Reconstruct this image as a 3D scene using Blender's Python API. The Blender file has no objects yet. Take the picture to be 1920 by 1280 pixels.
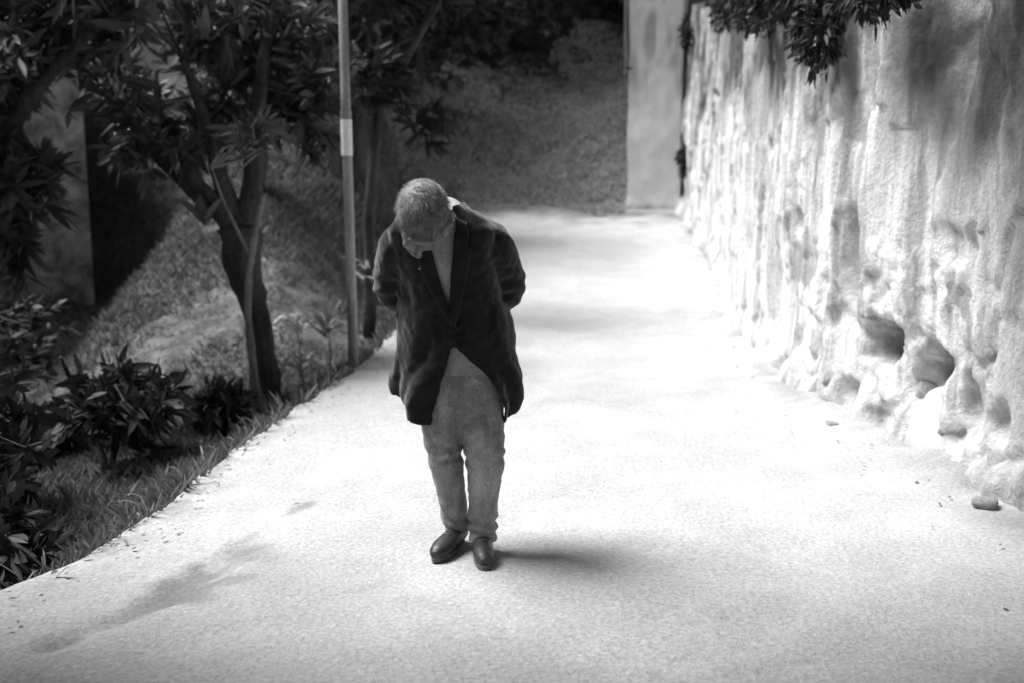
import bpy, bmesh, math, random
import numpy as np
from mathutils import Vector, Matrix, noise as mnoise

random.seed(7)
rng = np.random.default_rng(7)
scene = bpy.context.scene
col = scene.collection
R = math.radians

# ---------------------------------------------------------------- camera, sky, sun, exposure
cam_data = bpy.data.cameras.new("camera")
cam_data.sensor_width = 36.0
cam_data.lens = 39.4
cam_data.clip_start = 0.05
cam_data.clip_end = 600
cam_data.dof.use_dof = True
cam_data.dof.focus_distance = 4.7
cam_data.dof.aperture_fstop = 1.7
cam = bpy.data.objects.new("camera", cam_data)
cam.location = (0, 0, 1.7)
cam.rotation_euler = (R(90 - 9.46), 0, 0)
col.objects.link(cam)
scene.camera = cam

SUN_EL, SUN_AZ = 61.0, -74.0          # azimuth from +Y towards +X: the sun stands high on the left, behind the walker
world = bpy.data.worlds.new("World")
scene.world = world
world.use_nodes = True
wn, wl = world.node_tree.nodes, world.node_tree.links
wn.clear()
sky = wn.new("ShaderNodeTexSky")
sky.sky_type = 'NISHITA'
sky.sun_disc = False
sky.sun_elevation = R(SUN_EL)
sky.sun_rotation = R(SUN_AZ)
bw = wn.new("ShaderNodeRGBToBW")       # the photograph is black and white
bg = wn.new("ShaderNodeBackground")
bg.inputs['Strength'].default_value = 0.05
wo = wn.new("ShaderNodeOutputWorld")
wl.new(sky.outputs[0], bw.inputs[0])
wl.new(bw.outputs[0], bg.inputs['Color'])
wl.new(bg.outputs[0], wo.inputs[0])

sd = bpy.data.lights.new("sun", 'SUN')
sd.energy = 3.9
sd.angle = R(30)
sd.color = (1, 1, 1)
sun = bpy.data.objects.new("sun", sd)
dv = Vector((math.sin(R(SUN_AZ)) * math.cos(R(SUN_EL)), math.cos(R(SUN_AZ)) * math.cos(R(SUN_EL)), math.sin(R(SUN_EL))))
sun.rotation_euler = dv.to_track_quat('Z', 'Y').to_euler()
sun.location = dv * 40
col.objects.link(sun)

scene.view_settings.view_transform = 'Standard'
scene.view_settings.look = 'None'
scene.view_settings.exposure = 1.05
scene.view_settings.gamma = 1
scene.view_settings.use_curve_mapping = False
scene.cycles.max_bounces = 6
scene.cycles.diffuse_bounces = 3

# ---------------------------------------------------------------- noise
_perm = rng.integers(0, 1 << 30, 4096)
def _h(ix, iy, iz):
    k = (ix * 374761393 + iy * 668265263 + iz * 2147483647 + 12345) & 0x7fffffff
    k = ((k ^ (k >> 13)) * 1274126177) & 0x7fffffff
    return ((k ^ (k >> 16)) & 0xffff) / 65535.0
def vnoise(x, y, z=0.0):
    x = np.asarray(x, float); y = np.asarray(y, float); z = np.asarray(z, float) + 0 * x
    xi, yi, zi = np.floor(x).astype(np.int64), np.floor(y).astype(np.int64), np.floor(z).astype(np.int64)
    fx, fy, fz = x - xi, y - yi, z - zi
    fx, fy, fz = [f * f * (3 - 2 * f) for f in (fx, fy, fz)]
    r = 0
    for a in (0, 1):
        for b in (0, 1):
            for c in (0, 1):
                w = (fx if a else 1 - fx) * (fy if b else 1 - fy) * (fz if c else 1 - fz)
                r = r + w * _h(xi + a, yi + b, zi + c)
    return r * 2 - 1
def fbm(x, y, z=0.0, oct=4):
    r, a, s = 0, 1.0, 1.0
    for i in range(oct):
        r = r + a * vnoise(np.asarray(x) * s + 17 * i, np.asarray(y) * s + 5 * i, np.asarray(z) * s + 3 * i)
        a *= 0.5; s *= 2.03
    return r
def ss(a, b, x):
    t = np.clip((np.asarray(x, float) - a) / (b - a), 0, 1)
    return t * t * (3 - 2 * t)

# ---------------------------------------------------------------- materials (all grey: a monochrome photograph)
def g(v): return (v, v, v, 1)
def mat(name, a, b, scale=6, stretch=(1, 1, 1), rough=0.9, bump=0.4, bscale=60, bdist=0.01, spec=0.2,
        attr=None, attr_col=0.1, detail=6, coord='Object', speck=0.0, lo=0.35, hi=0.65):
    m = bpy.data.materials.new(name)
    m.use_nodes = True
    N, Lk = m.node_tree.nodes, m.node_tree.links
    p = N['Principled BSDF']
    p.inputs['Roughness'].default_value = rough
    p.inputs['Specular IOR Level'].default_value = spec
    tc = N.new('ShaderNodeTexCoord'); mp = N.new('ShaderNodeMapping')
    mp.inputs['Scale'].default_value = stretch
    Lk.new(tc.outputs[coord], mp.inputs[0])
    n1 = N.new('ShaderNodeTexNoise'); n1.inputs['Scale'].default_value = scale
    n1.inputs['Detail'].default_value = detail; n1.inputs['Roughness'].default_value = 0.62
    n1.inputs['Distortion'].default_value = 0.6
    Lk.new(mp.outputs[0], n1.inputs['Vector'])
    r = N.new('ShaderNodeValToRGB')
    r.color_ramp.elements[0].position = lo; r.color_ramp.elements[0].color = g(a)
    r.color_ramp.elements[1].position = hi; r.color_ramp.elements[1].color = g(b)
    Lk.new(n1.outputs['Fac'], r.inputs[0])
    c = r.outputs[0]
    n2 = N.new('ShaderNodeTexNoise'); n2.inputs['Scale'].default_value = bscale
    n2.inputs['Detail'].default_value = 7; n2.inputs['Roughness'].default_value = .66; n2.inputs['Distortion'].default_value = .35
    Lk.new(tc.outputs[coord], n2.inputs['Vector'])
    if speck > 0:
        mr = N.new('ShaderNodeMapRange')
        mr.inputs['From Min'].default_value = 0.3; mr.inputs['From Max'].default_value = 0.7
        mr.inputs['To Min'].default_value = 1 - speck; mr.inputs['To Max'].default_value = 1 + speck * .5
        Lk.new(n2.outputs['Fac'], mr.inputs['Value'])
        mx = N.new('ShaderNodeMix'); mx.data_type = 'RGBA'; mx.blend_type = 'MULTIPLY'
        mx.inputs['Factor'].default_value = 1
        Lk.new(c, mx.inputs['A']); Lk.new(mr.outputs[0], mx.inputs['B'])
        c = mx.outputs['Result']
    if attr:
        at = N.new('ShaderNodeAttribute'); at.attribute_name = attr
        mx = N.new('ShaderNodeMix'); mx.data_type = 'RGBA'
        mx.inputs['B'].default_value = g(attr_col)
        Lk.new(at.outputs['Fac'], mx.inputs['Factor']); Lk.new(c, mx.inputs['A'])
        c = mx.outputs['Result']
    Lk.new(c, p.inputs['Base Color'])
    bp = N.new('ShaderNodeBump'); bp.inputs['Strength'].default_value = bump
    bp.inputs['Distance'].default_value = bdist
    Lk.new(n2.outputs['Fac'], bp.inputs['Height']); Lk.new(bp.outputs[0], p.inputs['Normal'])
    return m

def leaf_mat(name, a, b, rough=0.45, trans=0.25, spec=0.5):
    m = bpy.data.materials.new(name); m.use_nodes = True
    N, Lk = m.node_tree.nodes, m.node_tree.links
    p = N['Principled BSDF']; p.inputs['Roughness'].default_value = rough
    p.inputs['Specular IOR Level'].default_value = spec
    ge = N.new('ShaderNodeNewGeometry')
    tc = N.new('ShaderNodeTexCoord')
    n1 = N.new('ShaderNodeTexNoise'); n1.inputs['Scale'].default_value = 9
    Lk.new(tc.outputs['Object'], n1.inputs['Vector'])
    ad = N.new('ShaderNodeMath'); ad.operation = 'MULTIPLY_ADD'
    ad.inputs[1].default_value = 0.6
    Lk.new(ge.outputs['Random Per Island'], ad.inputs[0])
    ml = N.new('ShaderNodeMath'); ml.operation = 'MULTIPLY'; ml.inputs[1].default_value = 0.4
    Lk.new(n1.outputs['Fac'], ml.inputs[0]); Lk.new(ml.outputs[0], ad.inputs[2])
    r = N.new('ShaderNodeValToRGB')
    r.color_ramp.elements[0].color = g(a); r.color_ramp.elements[1].color = g(b)
    r.color_ramp.elements[0].position = 0.15; r.color_ramp.elements[1].position = 0.9
    Lk.new(ad.outputs[0], r.inputs[0]); Lk.new(r.outputs[0], p.inputs['Base Color'])
    t = N.new('ShaderNodeBsdfTranslucent'); Lk.new(r.outputs[0], t.inputs[0])
    mx = N.new('ShaderNodeMixShader'); mx.inputs[0].default_value = trans
    Lk.new(p.outputs[0], mx.inputs[1]); Lk.new(t.outputs[0], mx.inputs[2])
    Lk.new(mx.outputs[0], N['Material Output'].inputs[0])
    return m

M = {}
M['lane'] = mat('pale_concrete', .44, .54, scale=1.6, bump=.9, bscale=48, bdist=.014, attr='dirt_shade', attr_col=.11, speck=.34)
M['soil'] = mat('dark_soil', .08, .20, scale=1.3, bump=1, bscale=22, bdist=.05, speck=.5, attr='dirt_shade', attr_col=.03)
M['track'] = mat('trodden_soil', .08, .24, scale=3.5, bump=1, bscale=18, bdist=.06, speck=.6)
M['wall'] = mat('old_whitewash', .30, .82, scale=3.4, stretch=(1, 1, .13), bump=.7, bscale=30, bdist=.035, attr='damp_shade', attr_col=.055, detail=9, speck=.22, lo=.30, hi=.52)
M['pillar'] = mat('pillar_plaster', .76, .88, scale=3, stretch=(1, 1, .4), bump=.5, bscale=45, bdist=.01, speck=.12, attr='damp_shade', attr_col=.2)
M['stone'] = mat('rubble_stone', .45, .8, scale=5, bump=1, bscale=30, bdist=.02, speck=.3)
M['bark'] = mat('dark_bark', .045, .11, scale=6, stretch=(1, 1, .25), bump=1, bscale=26, bdist=.03, speck=.4)
M['palebark'] = mat('pale_bark', .16, .30, scale=6, stretch=(1, 1, .25), bump=1, bscale=26, bdist=.02, speck=.4)
M['house'] = mat('dull_plaster', .14, .62, scale=3.2, bump=.6, bscale=22, bdist=.02, speck=.3)
M['tile'] = mat('roof_tile', .10, .18, scale=5, bump=.5)
M['dark'] = mat('dark_wood', .02, .04, scale=8)
M['pole'] = mat('pole_paint', .15, .36, scale=9, stretch=(1, 1, .2), rough=.4, bump=.4, bscale=50, bdist=.004, spec=.5, speck=.3)
M['sticker'] = mat('paper_sticker', .8, .9, scale=30, bump=.3, speck=.15)
M['coat'] = mat('black_wool', .013, .028, scale=14, bump=.8, bscale=120, bdist=.006, spec=.15, speck=.4)
M['coat2'] = mat('black_wool_lapel', .012, .024, scale=14, bump=.8, bscale=120, bdist=.006, spec=.2, speck=.4)
M['trousers'] = mat('grey_trousers', .20, .48, scale=7, stretch=(1, 1, .4), bump=.8, bscale=100, bdist=.006, speck=.35, attr='worn', attr_col=.42)
M['shirt'] = mat('pale_shirt', .28, .46, scale=10, stretch=(1, 1, .4), bump=.7, bscale=90, bdist=.005, speck=.25)
M['scarf'] = mat('pale_scarf', .26, .46, scale=20, bump=.8, bscale=90, bdist=.006, speck=.3)
M['skin'] = mat('skin', .16, .24, scale=10, rough=.55, bump=.3, bscale=140, bdist=.002, spec=.35, speck=.15)
M['hair'] = mat('grey_hair', .08, .27, scale=25, rough=.5, bump=.6, bscale=120, bdist=.003, spec=.4, speck=.4)
M['shoe'] = mat('dark_leather', .02, .05, scale=15, rough=.45, bump=.4, bscale=80, bdist=.003, spec=.5)
M['sole'] = mat('shoe_sole', .10, .16, scale=15)
for nm_, w_s in (('coat', .5), ('coat2', .1), ('hair', .6), ('trousers', .2)):
    p_ = M[nm_].node_tree.nodes['Principled BSDF']; p_.inputs['Sheen Weight'].default_value = w_s; p_.inputs['Sheen Roughness'].default_value = .35
M['leaf'] = leaf_mat('canopy_leaf', .04, .13, spec=.35)
M['leafdark'] = leaf_mat('deep_leaf', .02, .06, rough=.6, trans=.15, spec=.3)
M['leafpale'] = leaf_mat('pale_leaf', .24, .46)
M['grass'] = leaf_mat('grass_blade', .09, .24, rough=.6, trans=.3, spec=.2)
M['litter'] = leaf_mat('dry_leaf', .08, .26, rough=.8, trans=.1, spec=.1)
M['bankgrass'] = leaf_mat('dry_bank_grass', .3, .62, rough=.7, trans=.3, spec=.1)

# ---------------------------------------------------------------- mesh helpers
def link(name, me, m=None, parent=None, smooth=True):
    if isinstance(me, bmesh.types.BMesh):
        bm = me; me = bpy.data.meshes.new(name); bm.to_mesh(me); bm.free()
    if smooth: me.shade_smooth()
    o = bpy.data.objects.new(name, me)
    if m and not me.materials: me.materials.append(m)
    col.objects.link(o)
    if parent: o.parent = parent
    return o
def empty(name, loc=(0, 0, 0), rz=0):
    o = bpy.data.objects.new(name, None); o.empty_display_size = .2
    o.location = loc; o.rotation_euler = (0, 0, rz); col.objects.link(o); return o
def tag(o, label, cat, group=None):
    o['label'] = label; o['category'] = cat
    if group: o['group'] = group
    return o
def grid_mesh(name, X, Y, Z, attrs=None):
    """X,Y,Z arrays of shape (a,b)"""
    a, b = X.shape
    co = np.stack([X, Y, Z], -1).reshape(-1, 3)
    i = np.arange(a * b).reshape(a, b)
    f = np.stack([i[:-1, :-1], i[1:, :-1], i[1:, 1:], i[:-1, 1:]], -1).reshape(-1, 4)
    return poly_mesh(name, co, f, attrs)
def poly_mesh(name, co, f, attrs=None):
    me = bpy.data.meshes.new(name)
    f = np.asarray(f); k = f.shape[1]
    me.vertices.add(len(co)); me.vertices.foreach_set('co', np.ascontiguousarray(co, dtype=np.float32).ravel())
    me.loops.add(f.size); me.loops.foreach_set('vertex_index', f.astype(np.int32).ravel())
    me.polygons.add(len(f))
    me.polygons.foreach_set('loop_start', np.arange(0, f.size, k, dtype=np.int32))
    me.update(calc_edges=True)
    if attrs:
        for n, v in attrs.items():
            at = me.attributes.new(n, 'FLOAT', 'POINT'); at.data.foreach_set('value', np.asarray(v, np.float32).ravel())
    return me
def add_tube(bm, pts, rad, n=12, sq=(1, 1), cap=True, wob=0.0):
    """pts centre line, rad radii, sq squash along the two frame axes"""
    pts = [Vector(p) for p in pts]; rings = []
    t0 = (pts[1] - pts[0]).normalized()
    ref = Vector((1, 0, 0)) if abs(t0.x) < .8 else Vector((0, 1, 0))
    for i, p in enumerate(pts):
        t = (pts[min(i + 1, len(pts) - 1)] - pts[max(i - 1, 0)]).normalized()
        u = (ref - t * ref.dot(t)).normalized(); v = t.cross(u); ref = u
        ring = []
        for k in range(n):
            an = 2 * math.pi * k / n
            r = rad[i] * (1 + wob * mnoise.noise(p * 6 + Vector((math.cos(an), math.sin(an), 0)) * 1.5))
            ring.append(bm.verts.new(p + u * (math.cos(an) * r * sq[0]) + v * (math.sin(an) * r * sq[1])))
        rings.append(ring)
    for a, b in zip(rings, rings[1:]):
        for k in range(n):
            bm.faces.new((a[k], a[(k + 1) % n], b[(k + 1) % n], b[k]))
    if cap:
        bm.faces.new(list(reversed(rings[0]))); bm.faces.new(rings[-1])
def smooth_path(pts, rad, k=4):
    P, Q = [], []
    n = len(pts); pts = [Vector(p) for p in pts]
    for i in range(n - 1):
        p0, p1, p2, p3 = pts[max(i - 1, 0)], pts[i], pts[i + 1], pts[min(i + 2, n - 1)]
        for j in range(k):
            t = j / k
            P.append(.5 * ((2 * p1) + (p2 - p0) * t + (2 * p0 - 5 * p1 + 4 * p2 - p3) * t * t + (3 * p1 - p0 - 3 * p2 + p3) * t ** 3))
            Q.append(rad[i] * (1 - t) + rad[i + 1] * t)
    P.append(pts[-1]); Q.append(rad[-1]); return P, Q
def add_ball(bm, c, r, mtx=None, seg=16):
    m4 = Matrix.Translation(Vector(c)) @ (mtx or Matrix.Identity(4)) @ Matrix.Diagonal((r[0], r[1], r[2], 1))
    bmesh.ops.create_uvsphere(bm, u_segments=seg, v_segments=max(8, seg * 3 // 4), radius=1, matrix=m4)
def add_box(bm, c, s, rz=0, bev=0):
    m4 = Matrix.Translation(Vector(c)) @ Matrix.Rotation(rz, 4, 'Z') @ Matrix.Diagonal((s[0], s[1], s[2], 1))
    r = bmesh.ops.create_cube(bm, size=1, matrix=m4)
    if bev: bmesh.ops.bevel(bm, geom=list({e for v in r['verts'] for e in v.link_edges}), offset=bev, segments=2, affect='EDGES')
def remesh(bm, voxel, smooth=3):
    me = bpy.data.meshes.new('tmp'); bm.to_mesh(me); bm.free()
    o = bpy.data.objects.new('tmp', me); col.objects.link(o)
    md = o.modifiers.new('r', 'REMESH'); md.mode = 'VOXEL'; md.voxel_size = voxel
    dg = bpy.context.evaluated_depsgraph_get(); dg.update()
    out = bmesh.new(); out.from_object(o, dg)
    bpy.data.objects.remove(o); bpy.data.meshes.remove(me)
    for _ in range(smooth):
        bmesh.ops.smooth_vert(out, verts=out.verts, factor=.5, use_axis_x=True, use_axis_y=True, use_axis_z=True)
    out.normal_update()
    return out

def leaves_mesh(name, base, direc, nrm, ln, wd, droop=.15):
    """lanceolate leaves as one mesh: arrays (n,3),(n,3),(n,3),(n),(n)"""
    n = len(base); base = np.asarray(base, float)
    d = direc / (np.linalg.norm(direc, axis=1, keepdims=True) + 1e-9)
    s = np.cross(d, nrm); s /= (np.linalg.norm(s, axis=1, keepdims=True) + 1e-9)
    u = np.cross(s, d)
    ln = np.asarray(ln)[:, None]; wd = np.asarray(wd)[:, None]
    # spine with droop, folded blades
    sp = lambda t: base + d * ln * t - np.array([0, 0, 1]) * (droop * ln * t * t)
    V = np.stack([sp(0), sp(.38) + s * wd * .5 + u * wd * .14, sp(.42), sp(.38) - s * wd * .5 + u * wd * .14,
                  sp(.74) + s * wd * .34 + u * wd * .08, sp(.78), sp(.74) - s * wd * .34 + u * wd * .08, sp(1)], 1)
    F = np.array([[0, 2, 1], [0, 3, 2], [1, 2, 5], [1, 5, 4], [2, 3, 6], [2, 6, 5], [4, 5, 7], [5, 6, 7]])
    f = (F[None] + (np.arange(n) * 8)[:, None, None]).reshape(-1, 3)
    return poly_mesh(name, V.reshape(-1, 3), f)
def unit(n):
    v = rng.normal(size=(n, 3)); return v / np.linalg.norm(v, axis=1, keepdims=True)
def whorl_leaves(tips, dirs, per, ln, wd, spread=.9, jit=.06):
    """leaves radiating in whorls from every tip; returns arrays"""
    n = len(tips)
    tips = np.repeat(tips, per, 0); dirs = np.repeat(dirs, per, 0)
    dirs = dirs / np.linalg.norm(dirs, axis=1, keepdims=True)
    rnd = unit(n * per)
    side = rnd - dirs * (rnd * dirs).sum(1, keepdims=True); side /= np.linalg.norm(side, axis=1, keepdims=True) + 1e-9
    sp = rng.uniform(.25, spread, (n * per, 1)) * 1.3
    d = dirs * np.cos(sp) + side * np.sin(sp)
    b = tips - dirs * rng.uniform(0, jit * 2, (n * per, 1)) + d * .01
    nr = np.cross(np.cross(d, dirs), d) + unit(n * per) * .25
    L_ = ln * rng.uniform(.6, 1.25, n * per); W_ = wd * rng.uniform(.7, 1.3, n * per)
    return b, d, nr, L_, W_

# ---------------------------------------------------------------- lie of the land
LEFT = np.array([(-3.2, -6), (-2.6, 0), (-2.25, 3), (-2.03, 4.22), (-1.87, 4.58), (-1.75, 5.2), (-1.68, 5.9), (-1.56, 6.92), (-1.41, 8.06),
                 (-1.28, 8.9), (-1.12, 10.54), (-1.0, 13.1), (-.87, 16.6), (-.79, 18.5), (-.7, 20)])
WALL = np.array([(3.1, -6), (2.95, 0), (2.75, 3), (2.56, 4.6), (2.47, 5.2), (2.45, 5.84), (2.38, 6.5), (2.22, 7.0), (2.08, 7.5), (2.12, 8.5), (2.16, 10),
                 (2.2, 11.2), (2.32, 11.5), (2.5, 11.9), (2.58, 13.5), (2.66, 16), (2.74, 18.3)])
def lane_z(y): return 0.0093 * np.maximum(0, np.asarray(y, float) - 9) ** 2
def edge_x(y): return np.interp(y, LEFT[:, 1], LEFT[:, 0])
def wall_x(y): return np.interp(y, WALL[:, 1], WALL[:, 0])
def land_z(x, y):
    x = np.asarray(x, float); y = np.asarray(y, float)
    yy = np.minimum(y, 18.5)
    u = edge_x(y) - x
    z = lane_z(yy) - 0.10 - .30 * ss(0, .7, u) - .55 * ss(.7, 3.5, u) * (1 - ss(8.5, 12.5, y))
    z = z + .30 * np.clip(y - 10.2, 0, 3.3) * ss(.5, 2.0, u) * ss(-4.9, -4.0, x)
    z = z + .34 * np.maximum(0, y - 13.5) * ss(-.2, 2.5, u) * (1 - .85 * ss(-4.3, -5.2, x) * ss(17, 15, y)) - .35 * ss(-4.2, -5.2, x) * ss(9, 11, y)
    z = z + .85 * np.maximum(0, y - 18.45) * (1 - .45 * ss(0, 3, u)) - .45 * np.maximum(0, y - 24)
    z = z + .5 * np.maximum(0, -x - 9)
    rough = ss(0, .6, u) + ss(18.5, 19.2, y)
    z = z + np.clip(rough, 0, 1) * (.09 * fbm(x * .9, y * .9, 0, 4) + .035 * fbm(x * 5, y * 5, 2, 3))
    return z

xs = np.unique(np.concatenate([np.linspace(-90, -10, 24), np.arange(-10, 4, .09), np.linspace(4, 90, 26)]))
ys = np.unique(np.concatenate([np.linspace(-60, 0, 14), np.arange(0, 25, .11), np.linspace(25, 140, 40)]))
X, Y = np.meshgrid(xs, ys, indexing='ij')
Z = land_z(X, Y)
wood_shade = np.clip(ss(0, 1.6, Y - 19.6 - .55 * np.clip(X + .8, -1, 3) + fbm(X * .8, Y * .8, 0, 3) * .5) + ss(0, 1.4, (edge_x(Y) - X)) * (1 - ss(6.5, 9, Y)), 0, 1)  # shade of the wood painted into the soil: upper bank and hollow
o = link('ground', grid_mesh('ground', X, Y, Z, {'dirt_shade': wood_shade}), M['soil']); o['kind'] = 'structure'

# lane: a concrete slab with a crumbling left edge
ys = np.concatenate([np.arange(-6, 2, .12), np.arange(2, 9, .035), np.arange(9, 18.62, .07)])
ts = np.concatenate([np.linspace(0, .12, 26), np.linspace(.12, 1, 100)[1:]])
Yg, Tg = np.meshgrid(ys, ts, indexing='ij')
ex = edge_x(Yg) + .030 * fbm(Yg * 5, 3.3, 0, 5) + .02 * fbm(Yg * 1.3, 9, 0, 2)
Xg = ex + (wall_x(Yg) + .25 - ex) * Tg
Zg = lane_z(Yg) + .010 * fbm(Xg * 1.3, Yg * 1.3, 1, 3) + .004 * fbm(Xg * 9, Yg * 9, 1, 3)
Zg = Zg + .02 * np.exp(-((Xg - wall_x(Yg)) / .35) ** 2) - .008 * ss(.05, 0, Tg)
Zg = Zg + .07 * np.exp(-((Xg - wall_x(Yg) - .05) / .22) ** 2) * ss(-.2, .6, fbm(Xg * 2, Yg * 2, 4, 3))
d_edge = Xg - ex; d_wall = wall_x(Yg) - Xg
def segd(px, py, a, b):
    ax, ay = a; bx, by = b
    t = np.clip(((px - ax) * (bx - ax) + (py - ay) * (by - ay)) / ((bx - ax) ** 2 + (by - ay) ** 2), 0, 1)
    return np.hypot(px - ax - t * (bx - ax), py - ay - t * (by - ay))
nz = fbm(Xg * 3, Yg * 3, 7, 5)
dirt_shade = .45 * ss(.30, .0, d_edge) * ss(-.3, .7, fbm(Xg * 6, Yg * 6, 3, 4))
cr = np.minimum(segd(Xg, Yg, (-1.62, 3.72), (-1.32, 4.15)), segd(Xg, Yg, (-1.32, 4.15), (-1.22, 4.75)))
dirt_shade = np.maximum(dirt_shade, .62 * ss(.14, .0, cr + .14 * nz) * ss(-.9, .3, fbm(Xg * 7, Yg * 7, 19, 4)))
dirt_shade = np.maximum(dirt_shade, .6 * ss(.07, .0, segd(Xg, Yg, (-1.22, 4.75), (-1.0, 5.35)) + .05 * nz))
dirt_shade = np.maximum(dirt_shade, .5 * ss(.5, 0, d_wall) * ss(-.5, .8, nz))
dirt_shade = np.maximum(dirt_shade, .8 * ss(17.0, 18.5, Yg + .5 * nz))
dirt_shade = np.maximum(dirt_shade, .09 * ss(.1, 1.0, fbm(Xg * .8, Yg * .8, 11, 4)))
Zg = Zg - .025 * ss(.10, 0, cr + .04 * nz)
lane = grid_mesh('lane', Xg, Yg, Zg, {'dirt_shade': np.clip(dirt_shade, 0, 1)})
bm = bmesh.new(); bm.from_mesh(lane)
left_e = [e for e in bm.edges if e.is_boundary and all(abs(v.co.x - edge_x(v.co.y)) < .12 for v in e.verts)]
r = bmesh.ops.extrude_edge_only(bm, edges=left_e)
for v in r['geom']:
    if isinstance(v, bmesh.types.BMVert): v.co.z -= .34; v.co.x += .05 + .02 * mnoise.noise(v.co * 6)
bm.to_mesh(lane); bm.free()
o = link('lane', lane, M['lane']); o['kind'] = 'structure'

# dry leaf litter along the lane edge and the wall foot
def litter(n, xf, lb, nm):
    y = rng.uniform(3.6, 15, n); x = xf(y, n); d = unit(n) * [1, 1, .15]
    b = np.stack([x, y, lane_z(y) + .018 + 0 * x], 1)
    o = link(nm, leaves_mesh(nm, b, d, unit(n) * .5 + [0, 0, 1], rng.uniform(.015, .05, n), rng.uniform(.008, .02, n), .05), M['litter'], smooth=False)
    o['kind'] = 'stuff'; tag(o, lb, 'leaf litter')
litter(170, lambda y, n: edge_x(y) + .04 + np.abs(rng.normal(0, .17, n)), 'dark dry leaves and crumbs scattered along the left lane edge', 'leaf_litter')
litter(110, lambda y, n: wall_x(y) - .12 - np.abs(rng.normal(0, .25, n)), 'dark dry leaves and crumbs gathered at the foot of the stained wall', 'leaf_litter')

# beaten track down the slope on the left
tc_ = np.array([(-5.6, 9.2), (-4.6, 9.9), (-3.75, 10.6), (-3.2, 11.4), (-2.7, 12.2), (-2.2, 13.1), (-1.9, 14.2)])
tt = np.linspace(0, 1, 140); ci = np.linspace(0, 1, len(tc_))
cx_, cy_ = np.interp(tt, ci, tc_[:, 0]), np.interp(tt, ci, tc_[:, 1])
dx, dy = np.gradient(cx_), np.gradient(cy_); dl = np.hypot(dx, dy)
w_ = np.linspace(-1, 1, 24)
hw = (.62 + .08 * fbm(tt * 9, 2, 0, 3))[:, None]
Xt = cx_[:, None] + (-dy / dl)[:, None] * w_[None] * hw; Yt = cy_[:, None] + (dx / dl)[:, None] * w_[None] * hw
Zt = land_z(Xt, Yt) + .05 * (1 - w_[None] ** 4) - .015 + .012 * fbm(Xt * 4, Yt * 4, 0, 3)
o = link('path', grid_mesh('path', Xt, Yt, Zt), M['track']); o['kind'] = 'structure'

# ---------------------------------------------------------------- the old wall on the right
HW = 3.25
s_ = np.arange(-2.0, 18.31, .022); zz = np.arange(-.15, HW + .001, .022)
S, Zw = np.meshgrid(s_, zz, indexing='ij')
bx = np.interp(S, WALL[:, 1], WALL[:, 0])
gz = lane_z(S); hz = Zw
bulge = .045 * fbm(S * .9, hz * .7, 3, 3) + .014 * fbm(S * 3.2, hz * 1.5, 8, 4) + .006 * fbm(S * 9, hz * 1.6, 2, 3) + .007 * fbm(S * 21, hz * 9, 6, 3) + .024 * ss(.2, .34, fbm(S * 2.6, hz * 1.9, 77, 4))
lump = np.abs(fbm(S * 2.2, hz * 2.6, 21, 3))
low = ss(1.5, .3, hz) * ss(10, 7.5, S)
bulge = bulge - .012 * ss(.35, .5, fbm(S * 4.5, hz * 3.2, 61, 5))
bulge = bulge - low * .035 * ss(.25, .0, lump)                          # joints between buried boulders
bulge = bulge - low * .05
foot = .13 * ss(.34, .0, hz) * (.6 + .5 * fbm(S * 1.6, 2, 0, 3))
batter = .05 * (hz / HW)
def pit(s0, z0, a, b, depth, sh=2.2):
    q = ((S - s0) / a) ** 2 + ((hz - z0) / b) ** 2
    q = q * (1 + .35 * fbm(S * 7, hz * 7, s0, 3))
    return depth * np.exp(-q ** sh)
holes = (pit(6.88, .55, .15, .13, .40) + pit(6.36, .50, .13, .115, .42) + pit(6.5, .35, .06, .1, .14) + pit(5.95, .3, .12, .20, .12) +
         pit(7.22, 1.0, .07, .36, .12) + pit(7.5, 1.92, .05, .12, .10, 1.3) + pit(7.15, .16, .13, .10, .12) + pit(6.75, .08, .12, .08, .10) +
         pit(5.35, 2.05, .07, .16, .10, 1.4) + pit(6.25, 2.3, .10, .5, .07, 1.2) + pit(11.45, 1.3, .09, 1.25, .10, 3) + pit(14.8, 2.15, .25, .05, .07) +
         pit(5.55, .35, .10, .12, .09) + pit(8.4, 1.2, .1, .1, .05) + pit(6.15, 1.22, .2, .1, .06) + pit(5.2, .8, .1, .16, .06) + pit(9.6, 1.75, .12, .08, .04))
Xw = bx - bulge - foot + batter + holes
damp_shade = .92 * ss(1.55, 2.35, hz + .25 * ss(7.5, 5, S) + .55 * fbm(S * 1.1, hz * .6, 5, 5) + .22 * fbm(S * 6, hz * 1.6, 5, 4)) * (.55 + .45 * ss(-.5, .4, fbm(S * 3.5, hz * 2.2, 51, 5)))
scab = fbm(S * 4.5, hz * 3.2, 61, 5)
damp_shade = np.maximum(damp_shade, .5 * ss(.35, .75, scab))
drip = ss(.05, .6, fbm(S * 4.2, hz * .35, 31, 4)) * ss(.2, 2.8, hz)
damp_shade = np.maximum(damp_shade, .62 * drip)
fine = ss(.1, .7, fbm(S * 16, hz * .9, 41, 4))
damp_shade = np.maximum(damp_shade, .40 * fine)
damp_shade = np.maximum(damp_shade, .75 * ss(.05, .2, holes))  # recess shade of the pits painted into the wall colour
damp_shade = np.maximum(damp_shade, .5 * ss(6.5, 4.9, S) * ss(-.4, .5, fbm(S * 2, hz * .6, 9, 4)))  # shade towards the near end, painted into the wall in patches
damp_shade = np.maximum(damp_shade, .45 * ss(.45, .0, hz) * ss(-.3, .6, fbm(S * 3, hz * 3, 14, 4)))
damp_shade = np.maximum(damp_shade, .35 * low * ss(.2, .0, lump))
wall = empty('plastered_wall', (2.4, 6, 0))
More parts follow.
